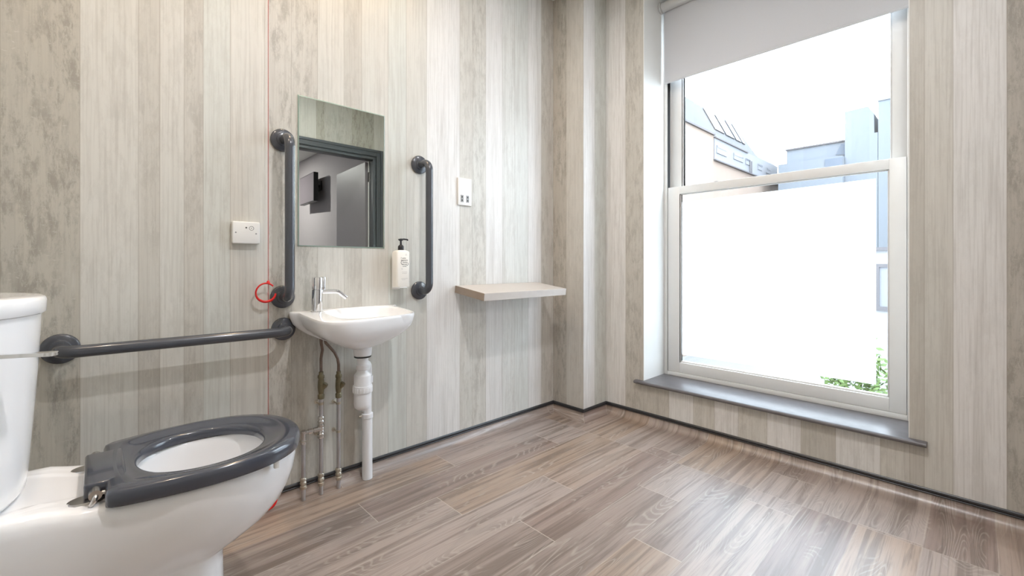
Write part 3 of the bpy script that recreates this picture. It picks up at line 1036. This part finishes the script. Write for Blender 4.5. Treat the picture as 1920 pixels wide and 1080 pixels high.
# ---------------------------------------------------------------- toilet
TC = 1.353
to = empty('toilet', (.05, TC, 0), 'white close-coupled toilet with a dark grey seat', 'toilet')
def pan_outline(front, hw, hb, back=-.296, cu=.17):
    a = front - cu
    if a < hw * .55:
        cu = front - hw * .75; a = hw * .75
    pts = []
    NF, NS, NB = 40, 16, 10
    for i in range(NF + 1):
        t_ = -pi / 2 + pi * i / NF
        pts.append((cu + a * cos(t_), hw * sin(t_)))
    def side(i, n, sg):
        s = i / n
        u = cu + (back + .02 - cu) * s
        k = min(1, max(0, (cu - u) / (cu + .05)))
        k = k * k * (3 - 2 * k)
        return (u, sg * (hw + (hb - hw) * k))
    for i in range(1, NS + 1):
        pts.append(side(i, NS, 1))
    for i in range(NB + 1):
        t_ = pi / 2 + pi * i / NB
        sy = sin(t_); cx = cos(t_)
        yy = hb * (abs(sy) ** .35) * (1 if sy >= 0 else -1)
        pts.append((back + .02 + .02 * cx * 1, yy))
    for i in range(NS, 0, -1):
        pts.append(side(i, NS, -1))
    return pts
sl = [(.000, .248, .104, .104), (.012, .243, .100, .100), (.10, .238, .096, .100), (.19, .236, .088, .098), (.222, .238, .088, .100), (.231, .258, .092, .104), (.247, .300, .104, .112),
      (.276, .346, .128, .124), (.308, .374, .149, .135), (.345, .393, .167, .143), (.382, .404, .178, .149), (.415, .409, .185, .151), (.430, .408, .185, .149), (.440, .404, .181, .144), (.4445, .398, .175, .137), (.446, .390, .167, .128)]
def zlift(u, z):
    k = min(1, max(0, (-.02 - u) / .07)); k = k * k * (3 - 2 * k)
    m_ = min(1, max(0, (z - .33) / .11))
    return .016 * k * m_
rings = []
for z, fr, hw, hb in sl:
    o = pan_outline(fr, hw, hb)
    rings.append([(u, TC + v, z + zlift(u, z)) for u, v in o])
top_o = pan_outline(.390, .167, .128)
hc = (.195, 0)
hole = polar_map(top_o, hc[0], hc[1], superell(hc[0], hc[1], .150, .128, 2.1))
for s in (.25, .5, .75, .93):
    rings.append([(u, TC + v, .446 + zlift(u, .45)) for u, v in toward(top_o, hole, s)])
rings.append([(u, TC + v, .441) for u, v in hole])
for s, z in ((.985, .425), (.95, .38), (.90, .34), (.80, .30), (.64, .265), (.45, .235), (.25, .205), (.08, .19)):
    rings.append([(u - .02 * (1 - s), TC + v, z) for u, v in shrink(hole, hc[0], hc[1], s)])
bm = bmesh.new()
loft(bm, rings)
obj('pan', bm, M_ceramic, to, smooth=60)

# cistern
def bow(z, fu, hw, n=48, back=-.298, ex=2.25):
    a = fu + .275
    pts = []
    for i in range(n + 1):
        t_ = -pi / 2 + pi * i / n
        c, s = cos(t_), sin(t_)
        r = 1 / ((abs(c / a)) ** ex + (abs(s / hw)) ** ex) ** (1 / ex)
        pts.append((-.275 + r * c, TC + r * s, z))
    pts.append((back, TC + hw * .985, z)); pts.append((back, TC - hw * .985, z))
    return pts
bm = bmesh.new()
loft(bm, [bow(.462, -.150, .150), bow(.4625, -.130, .168), bow(.468, -.116, .180), bow(.480, -.1085, .185), bow(.50, -.106, .187), bow(.60, -.099, .190), bow(.72, -.0915, .195), bow(.832, -.0865, .198)])
obj('cistern', bm, M_ceramic, to, smooth=60)
bm = bmesh.new()
loft(bm, [bow(.8325, -.088, .199), bow(.8330, -.082, .204), bow(.8355, -.0795, .207), bow(.8600, -.0790, .2075), bow(.8655, -.081, .206), bow(.8685, -.088, .200), bow(.8695, -.12, .17), bow(.8700, -.18, .09)])
obj('cistern_lid', bm, M_ceramic, to, smooth=60)
# flush lever
bm = bmesh.new()
tube(bm, [(-.168, 1.203, .770), (-.142, 1.200, .770)], [.010, .010], 16)
prof = []
a, b = Vector((-.150, 1.206)), Vector((-.0545, 1.166))
d = (b - a).normalized(); nn = Vector((-d.y, d.x))
outl = []
for s, wv in ((0, .006), (.15, .0075), (.55, .007), (.8, .0095), (.93, .0100), (.985, .0075), (1.0, .003)):
    outl.append((a + (b - a) * s, wv))
poly = [p + nn * wv for p, wv in outl] + [p - nn * wv for p, wv in reversed(outl)]
rgs = []
for z, k in ((.7655, .8), (.7665, 1), (.7715, 1), (.7725, .8)):
    cc = (a + b) / 2
    rgs.append([(p.x if k == 1 else p.x * .97 + cc.x * .03, p.y, z) for p in poly])
loft(bm, rgs)
obj('flush_lever', bm, M_chrome, to)

# seat
def seat_outline(n=120):
    raw = [(.415, 0), (.411, .045), (.398, .085), (.375, .124), (.345, .152), (.305, .175), (.255, .189), (.20, .194), (.15, .192), (.10, .186), (.06, .178), (.035, .172), (.018, .166), (.0105, .158), (.010, .140), (.010, .100)]
    pts = raw + [(u, -v) for u, v in reversed(raw[1:])]
    return [(p[0], p[1]) for p in resample([(u, v, 0) for u, v in pts], n)]
so_ = seat_outline()
sc = (.196, 0)
sh_ = polar_map(so_, sc[0], sc[1], superell(sc[0], sc[1], .136, .150, 2.15))
sh2 = polar_map(so_, sc[0], sc[1], superell(sc[0], sc[1], .131, .131, 2.15))
prof = [(0.02, .4475), (0, .4500), (0, .4700), (.04, .4775), (.12, .4815), (.35, .4825), (.52, .4815), (.60, .4785)]
rings = []
for s, z in prof:
    rings.append([(u, TC - .004 + v, z) for u, v in toward(so_, sh_, s)])
prof2 = [(.78, .4735), (.90, .4725), (.965, .4705), (1.0, .4660), (1.02, .4580), (1.0, .4490), (.93, .4475)]
for s, z in prof2:
    rings.append([(u, TC - .004 + v, z) for u, v in toward(so_, sh2, s)])
bm = bmesh.new()
rs = loft(bm, rings, False, False)
bridge(bm, rs[-1], rs[0])
box(bm, -.022, .045, TC - .004 - .100, TC - .004 + .100, .4520, .4822, .006, 4)
se = obj('seat', bm, M_seat, to, smooth=55)
for sg in (-1, 1):
    bm = bmesh.new()
    yb = TC - .004 + sg * .117
    tube(bm, [(-.004, yb - sg * .018, .466), (-.004, yb + sg * .010, .466)], .0105, 20)
    tube(bm, fillet([(-.004, yb + sg * .005, .466), (-.004, yb + sg * .016, .462), (-.010, yb + sg * .010, .449)], .006, 6), .0048, 12)
    tube(bm, [(-.004, yb, .466), (.014, yb + sg * .002, .466)], .004, 10)
    # oval fixing plate
    pr = []
    for z, k in ((.4462, 1), (.4500, 1), (.4525, .93), (.4528, .5)):
        pr.append([(-.018 + .030 * k * cos(2 * pi * i / 32), yb - sg * .022 + .0225 * k * sin(2 * pi * i / 32), z + zlift(-.02, .45)) for i in range(32)])
    loft(bm, pr)
    obj('hinge', bm, M_steel, se)
bm = bmesh.new()
for u_, v_ in ((.322, -.155), (.322, .155)):
    bm = bmesh.new()
    box(bm, u_ - .006, u_ + .006, TC - .004 + v_ - .005, TC - .004 + v_ + .005, .428, .4485, .002)
    obj('buffer', bm, M_white, se)


# ---------------------------------------------------------------- door frame, leaf, hallway (seen in the mirror)
dr = empty('door_1', ((DU0 + DU1) / 2, VR - .06, 0), 'dark grey door frame with grey door standing open, seen in the mirror', 'door', kind='structure')
def archi(bm, y0, y1, sg):
    for (o_, i_, t_) in ((.070, .0, .012), (.070, .045, .020), (.018, .004, .017)):
        yy = (y0, y0 + sg * t_)
        a_, b_ = min(yy), max(yy)
        box(bm, DU1 + i_, DU1 + o_, a_, b_, 0, DZ + o_, .002)
        box(bm, DU0 - o_, DU0 - i_, a_, b_, 0, DZ + o_, .002)
        box(bm, DU0 - i_, DU1 + i_, a_, b_, DZ + i_, DZ + o_, .002)
bm = bmesh.new()
archi(bm, VR, 0, 1)
archi(bm, VR - .12, 0, -1)
obj('architrave', bm, M_dgrey, dr)
bm = bmesh.new()
box(bm, DU1 - .028, DU1 + .001, VR - .12, VR, 0, DZ, .001)
box(bm, DU0 - .001, DU0 + .028, VR - .12, VR, 0, DZ, .001)
box(bm, DU0 + .028, DU1 - .028, VR - .12, VR, DZ - .028, DZ + .001, .001)
obj('lining', bm, M_dgrey, dr)
obj('gap_light_strip', B(DU1 - .034, DU1 - .0275, VR - .112, VR - .098, 0, DZ - .028), M_white, dr)  # white strip stands in for the light shining through the hinge gap
lf = bpy.data.objects.new('leaf_pivot', None)
bm = bmesh.new()
# leaf hinged near DU1, swung out into the hallway
hx, hy, ang = DU1 - .014, VR - .135, radians(-87)
dx, dy = cos(ang), sin(ang)
nx, ny = -dy, dx
def leafpt(s, t_): return (hx + dx * s + nx * t_, hy + dy * s + ny * t_)
prism(bm, [leafpt(0, 0), leafpt(.86, 0), leafpt(.86, -.040), leafpt(0, -.040)], 'z', .012, DZ - .035)
bpy.data.objects.remove(lf)
leaf = obj('door_leaf', bm, M_leafdoor, dr)
for z in (.25, 1.0, 1.78):
    bm = bmesh.new()
    tube(bm, [(DU1 - .012, VR - .128, z), (DU1 - .012, VR - .128, z + .10)], .007, 12)
    box(bm, DU1 - .034, DU1 - .0285 + .0005, VR - .118, VR - .085, z, z + .10)
    obj('hinge', bm, M_steel, dr)

HU0, HU1, HV = -.6, 2.34, -4.2
rec('floor_2', B(HU0, HU1, HV, VR - .12, -.06, -.001), M_hallfloor, 'grey hallway floor beyond the doorway', 'floor', kind='structure')
rec('ceiling_2', B(HU0, HU1, HV, VR - .12, 2.55, 2.65), M_ceil, 'white hallway ceiling beyond the doorway', 'ceiling', kind='structure')
rec('wall_hall_right', B(HU1, HU1 + .1, HV, VR - .12, 0, 2.6), M_hall, 'grey hallway wall with the screen', 'wall', kind='structure')
rec('wall_hall_left', B(HU0 - .1, HU0, HV, VR - .12, 0, 2.6), M_hall, 'grey hallway wall away from the doorway', 'wall', kind='structure')
rec('wall_hall_end', B(HU0, HU1, HV - .1, HV, 0, 2.6), M_hall, 'grey end wall of the hallway', 'wall', kind='structure')
tv = empty('wall_screen', (HU1, -2.78, 1.84), 'slim black-edged television on the hallway wall, seen in the mirror', 'television')
bm = bmesh.new()
p0, p1 = Vector((2.165, -2.58)), Vector((2.20, -3.26))
d = (p1 - p0).normalized(); nn = Vector((d.y, -d.x))
if nn.x > 0: nn = -nn
q0, q1 = p0 - nn * .06, p1 - nn * .06
prism(bm, [tuple(p0), tuple(p1), tuple(q1), tuple(q0)], 'z', 1.80, 2.20)
obj('screen_case', bm, M_black, tv)
bm = bmesh.new()
a_, b_ = p0 + d * .008 + nn * .001, p1 - d * .008 + nn * .001
prism(bm, [tuple(a_), tuple(b_), tuple(b_ - nn * .001), tuple(a_ - nn * .001)], 'z', 1.808, 2.192)
obj('screen', bm, M_tv, tv)
bm = bmesh.new()
mid_ = (q0 + q1) / 2
tube(bm, [(mid_.x, mid_.y, 2.05), (HU1, mid_.y + .10, 2.05)], .02, 12)
box(bm, HU1 - .012, HU1, mid_.y + .04, mid_.y + .16, 1.98, 2.12)
obj('wall_arm', bm, M_black, tv)

# ---------------------------------------------------------------- ceiling lamps
def downlight(u, v, z, watts, colr, label, size=.07, spot=True):
    e = empty('ceiling_downlight', (u, v, z), label, 'ceiling light')
    obj('bezel', L((u, v, z), [(.036, -.001), (.046, -.001), (.047, -.004), (.040, -.007), (.036, -.005)], n=36, cap0=False, cap1=False), M_frame, e)
    obj('lens', L((u, v, z), [(.0005, -.0035), (.036, -.0035), (.036, -.001), (.0005, -.001)], n=32), M_lens, e)
    ld = bpy.data.lights.new('downlight_lamp', 'AREA')
    ld.energy = watts
    ld.color = colr
    ld.shape = 'DISK'
    ld.size = size
    lo = bpy.data.objects.new('downlight_lamp', ld)
    lo.location = (0, 0, -.012)
    COL.objects.link(lo)
    lo.parent = e
    return e
names = ['warm recessed ceiling downlight above the mirror wall', 'recessed ceiling downlight above the toilet', 'recessed ceiling downlight in the middle of the room', 'recessed ceiling downlight towards the window corner']
for (u, v, wt_, cl), nm in zip(DOWN, names):
    downlight(u, v, CEIL, wt_, cl, nm)
downlight(1.3, -3.3, 2.55, 40.0, (1.0, .95, .93), 'unseen downlight added to light the hallway')  # unseen lamp, added to brighten the hallway reflected in the mirror

# ---------------------------------------------------------------- outside
GZ = -3.2
M_peach = mat('peach_render', lin(122, 107, 96), 0.9, noise=0.04, nscale=1)
M_band = mat('pale_cladding', lin(108, 109, 113), 0.8, noise=0.03, nscale=1)
M_slate = mat('pale_slate_roof', lin(68, 69, 71), 0.8, noise=0.08, nscale=2)
M_blueish = mat('pale_blue_cladding', lin(96, 101, 107), 0.7, noise=0.03, nscale=1)
M_blueish2 = mat('mid_blue_cladding_and_shade', lin(78, 86, 97), 0.7, noise=0.03, nscale=1)
M_whouse = mat('white_house_render', lin(138, 138, 140), 0.9, noise=0.03, nscale=1)
M_winglass = mat('dark_window_glass', lin(70, 72, 80), 0.2, noise=0.05, nscale=2)
M_skyl = mat('skylight_glass', lin(44, 45, 50), 0.4, noise=0.05, nscale=2)
M_line = mat('grey_gutter', lin(76, 73, 75), 0.7, noise=0.05)
M_ground = mat('pale_paving', lin(118, 118, 116), 0.9, noise=0.08, nscale=1)
M_leaf = mat('spring_leaf', lin(66, 86, 34), 0.6, noise=0.35, nscale=3)
M_leaf2 = mat('yellow_green_leaf', lin(92, 100, 44), 0.6, noise=0.3, nscale=3)
M_bark = mat('shrub_stem', lin(96, 80, 64), 0.8, noise=0.2, nscale=10)

rec('ground', B(UO, 70, -30, 50, GZ - .2, GZ), M_ground, 'pale paved yard outside the window', 'ground', kind='structure')
# long peach building with mansard roof
pb = empty('terrace_building', (25, 11, GZ), 'pale peach building with slanting skylights at left beyond the window', 'building')
bm = bmesh.new()
box(bm, 12, 22.15, 9, 14, GZ, 7.28)
box(bm, 22.15, 36, 9.02, 14, GZ, 6.05)
obj('wall', bm, M_peach, pb)
bm = bmesh.new(); box(bm, 22.15, 32, 8.95, 14, 6.05, 7.17)
obj('upper_storey', bm, M_band, pb)
bm = bmesh.new()
box(bm, 12, 22.15, 8.9, 9.1, 7.24, 7.32); box(bm, 22.15, 26.6, 8.88, 9.0, 7.13, 7.19); box(bm, 22.15, 34, 8.88, 9.05, 6.02, 6.08)
obj('gutter', bm, M_line, pb)
bm = bmesh.new()
loft(bm, [[(12, 9.0, 7.28), (28.4, 9.0, 7.18), (28.4, 13.5, 7.18), (12, 13.5, 7.28)], [(12, 9.9, 9.12), (22.3, 9.9, 9.12), (22.4, 12.5, 9.12), (12, 12.5, 9.12)]])
loft(bm, [[(20, 9.0, 7.18), (28.6, 9.0, 7.18), (28.6, 13.5, 7.18), (20, 13.5, 7.18)], [(20, 9.9, 9.10), (27.0, 9.9, 9.12), (27.0, 12.5, 9.12), (20, 12.5, 9.10)]])
loft(bm, [[(26.4, 9.0, 7.17), (32.4, 9.0, 7.17), (32.4, 13.5, 7.17), (26.4, 13.5, 7.17)], [(27, 9.5, 7.58), (31.7, 9.5, 7.72), (31.7, 12.5, 7.72), (27, 12.5, 7.58)]])
obj('roof', bm, M_slate, pb)
for u0, u1 in ((22.9, 24.1), (24.35, 25.5), (25.75, 26.5), (26.7, 27.1)):
    bm = bmesh.new()
    def sp_(u, k): return (u, 8.97 + .9 * k, 7.2 + 1.88 * k)
    a4 = [sp_(u0, .30), sp_(u1, .30), sp_(u1 - .1, .93), sp_(u0 - .1, .93)]
    loft(bm, [[(p[0], p[1] + .05, p[2] - .03) for p in a4], [(p[0], p[1] - .03, p[2] + .02) for p in a4]])
    obj('skylight', bm, M_skyl, pb)
for u0, u1, hh in ((22.35, 23.6, .36), (24.55, 25.9, .30), (26.3, 27.0, .30), (28.3, 29.0, .30), (29.8, 30.5, .3)):
    f_ = obj('window', B(u0, u1, 8.91, 8.96, 6.78 - hh, 6.80), M_band, pb)
    obj('pane', B(u0 + .04, u1 - .04, 8.895, 8.915, 6.70, 6.79), M_winglass, f_)
for u0 in (26.85, 27.1):
    obj('downpipe', tube(bmesh.new(), [(u0, 8.88, 6.75), (u0, 8.88, 6.08)], .03, 8), M_line, pb)
obj('wall_lamp', B(22.2, 22.6, 8.82, 9.0, 4.75, 5.0, .03), M_line, pb)
# pale blue blocks at the right
rb = empty('office_block', (31, 6, GZ), 'low pale blue office block beyond the window', 'building')
obj('wall', B(30, 36, 5.01, 7.9, GZ, 7.66), M_blueish, rb)
obj('roof_edge', B(29.9, 36, 5.01, 7.95, 7.66, 7.74), M_line, rb)
obj('lower_storey', B(29.0, 30, 5.01, 8.07, GZ, 6.70), M_blueish, rb)
bm = bmesh.new(); box(bm, 28.96, 29.0, 5.02, 5.8, 6.05, 6.62)
obj('window_band', bm, M_blueish2, rb)
bm = bmesh.new(); prism(bm, [(5.02, 7.62), (5.25, 7.56), (5.5, 7.0), (5.02, 6.9)], 'x', 29.96, 30.0)
obj('roof_shade_patch', bm, M_blueish2, rb)  # darker blue puts the shading of the roof triangle into the colour
obj('roof_plant', B(31, 32, 6.4, 7.1, 7.74, 7.88), M_line, rb)
tw = empty('stair_tower', (31, 4.3, GZ), 'tall pale blue tower rising beside the right edge of the upper pane', 'building')
bm = bmesh.new()
prism(bm, [(5.0, GZ), (5.0, 9.15), (4.02, 9.20), (3.78, 8.80), (3.76, 7.75), (3.62, 7.75), (3.62, GZ)], 'x', 29.5, 32)
obj('wall', bm, M_blueish, tw)
tw2 = empty('stair_tower', (31, 3, GZ), 'narrow tower partly hidden by the right stile of the upper sash', 'building')
obj('wall', B(29.5, 33, 1.0, 3.60, GZ, 9.35), M_blueish, tw2)
obj('parapet', B(29.45, 33.05, .95, 3.62, 9.35, 9.45), M_band, tw2)
# white house close by, seen through the clear edge of the lower pane
wh = empty('garden_house', (15, 1, GZ), 'white house with a grey framed window, seen past the edge of the frosted film', 'building')
obj('wall', B(14, 17, -1.0, 2.6, GZ, 1.25), M_whouse, wh)
obj('eaves', B(13.85, 17, -1.1, 2.7, 1.25, 1.33), M_line, wh)
f_ = obj('window', rect_frame(bmesh.new(), 13.9, 14.0, .85, 1.76, -.22, .92, .93, 1.68, -.12, .84, 0), M_line, wh)
obj('pane', B(13.94, 13.96, .93, 1.68, -.12, .84), M_band, f_)

def shrub(cu, cv, rx, ry, z0, z1, n, seed, m, label):
    r = random.Random(seed)
    e = empty('garden_shrub', (cu, cv, GZ), label, 'shrub', 'shrubs outside the window')
    bm = bmesh.new()
    for k in range(n):
        a = r.uniform(0, 2 * pi); b_ = math.acos(r.uniform(-1, 1)); q = r.uniform(.6, 1) * (1 + .25 * sin(3 * a + seed))
        c = Vector((cu + rx * q * sin(b_) * cos(a), cv + ry * q * sin(b_) * sin(a), (z0 + z1) / 2 + (z1 - z0) / 2 * q * cos(b_)))
        d1 = Vector((r.gauss(0, 1), r.gauss(0, 1), r.gauss(0, 1))).normalized()
        d2 = d1.orthogonal().normalized()
        s = r.uniform(.05, .09)
        p = [c - d1 * s, c + d2 * s * .45, c + d1 * s, c - d2 * s * .45]
        v = [bm.verts.new(x) for x in p]
        bm.faces.new(v)
    obj('foliage', bm, m, e, smooth=0)
    bm = bmesh.new()
    for k in range(5):
        a = 2 * pi * k / 5
        tube(bm, [(cu + .05 * cos(a), cv + .05 * sin(a), GZ), (cu + rx * .5 * cos(a), cv + ry * .5 * sin(a), (z0 + z1) / 2)], [.035, .012], 6)
    obj('stem', bm, M_bark, e)
shrub(11.4, 1.75, .5, .55, -3.1, -.72, 1500, 1, M_leaf, 'tall green shrub seen past the right edge of the frosted film')
shrub(9.6, 2.9, .7, .62, -3.1, -1.72, 1500, 2, M_leaf, 'green shrub showing below the film at the right')
shrub(9.8, 4.3, .7, .65, -3.1, -1.60, 1500, 3, M_leaf2, 'yellow-green shrub showing below the film, right of the middle')
shrub(10.4, 8.9, .8, .7, -3.1, -1.35, 1300, 5, M_leaf2, 'yellow-green shrub showing below the film at the far left')
for v_ in (6.25, 6.45):
    o = rec('garden_post', L((10.2, v_, GZ), [(.0005, 0), (.04, 0), (.04, 1.9), (.03, 1.93), (.0005, 1.95)], n=12), mat('red_brown_post', lin(140, 90, 84), .7, noise=.05), None, 'post', 'posts outside the window')
    o['label'] = ('slim reddish garden post beyond the lower pane, ' + ('further right' if v_ < 6.3 else 'further left'))
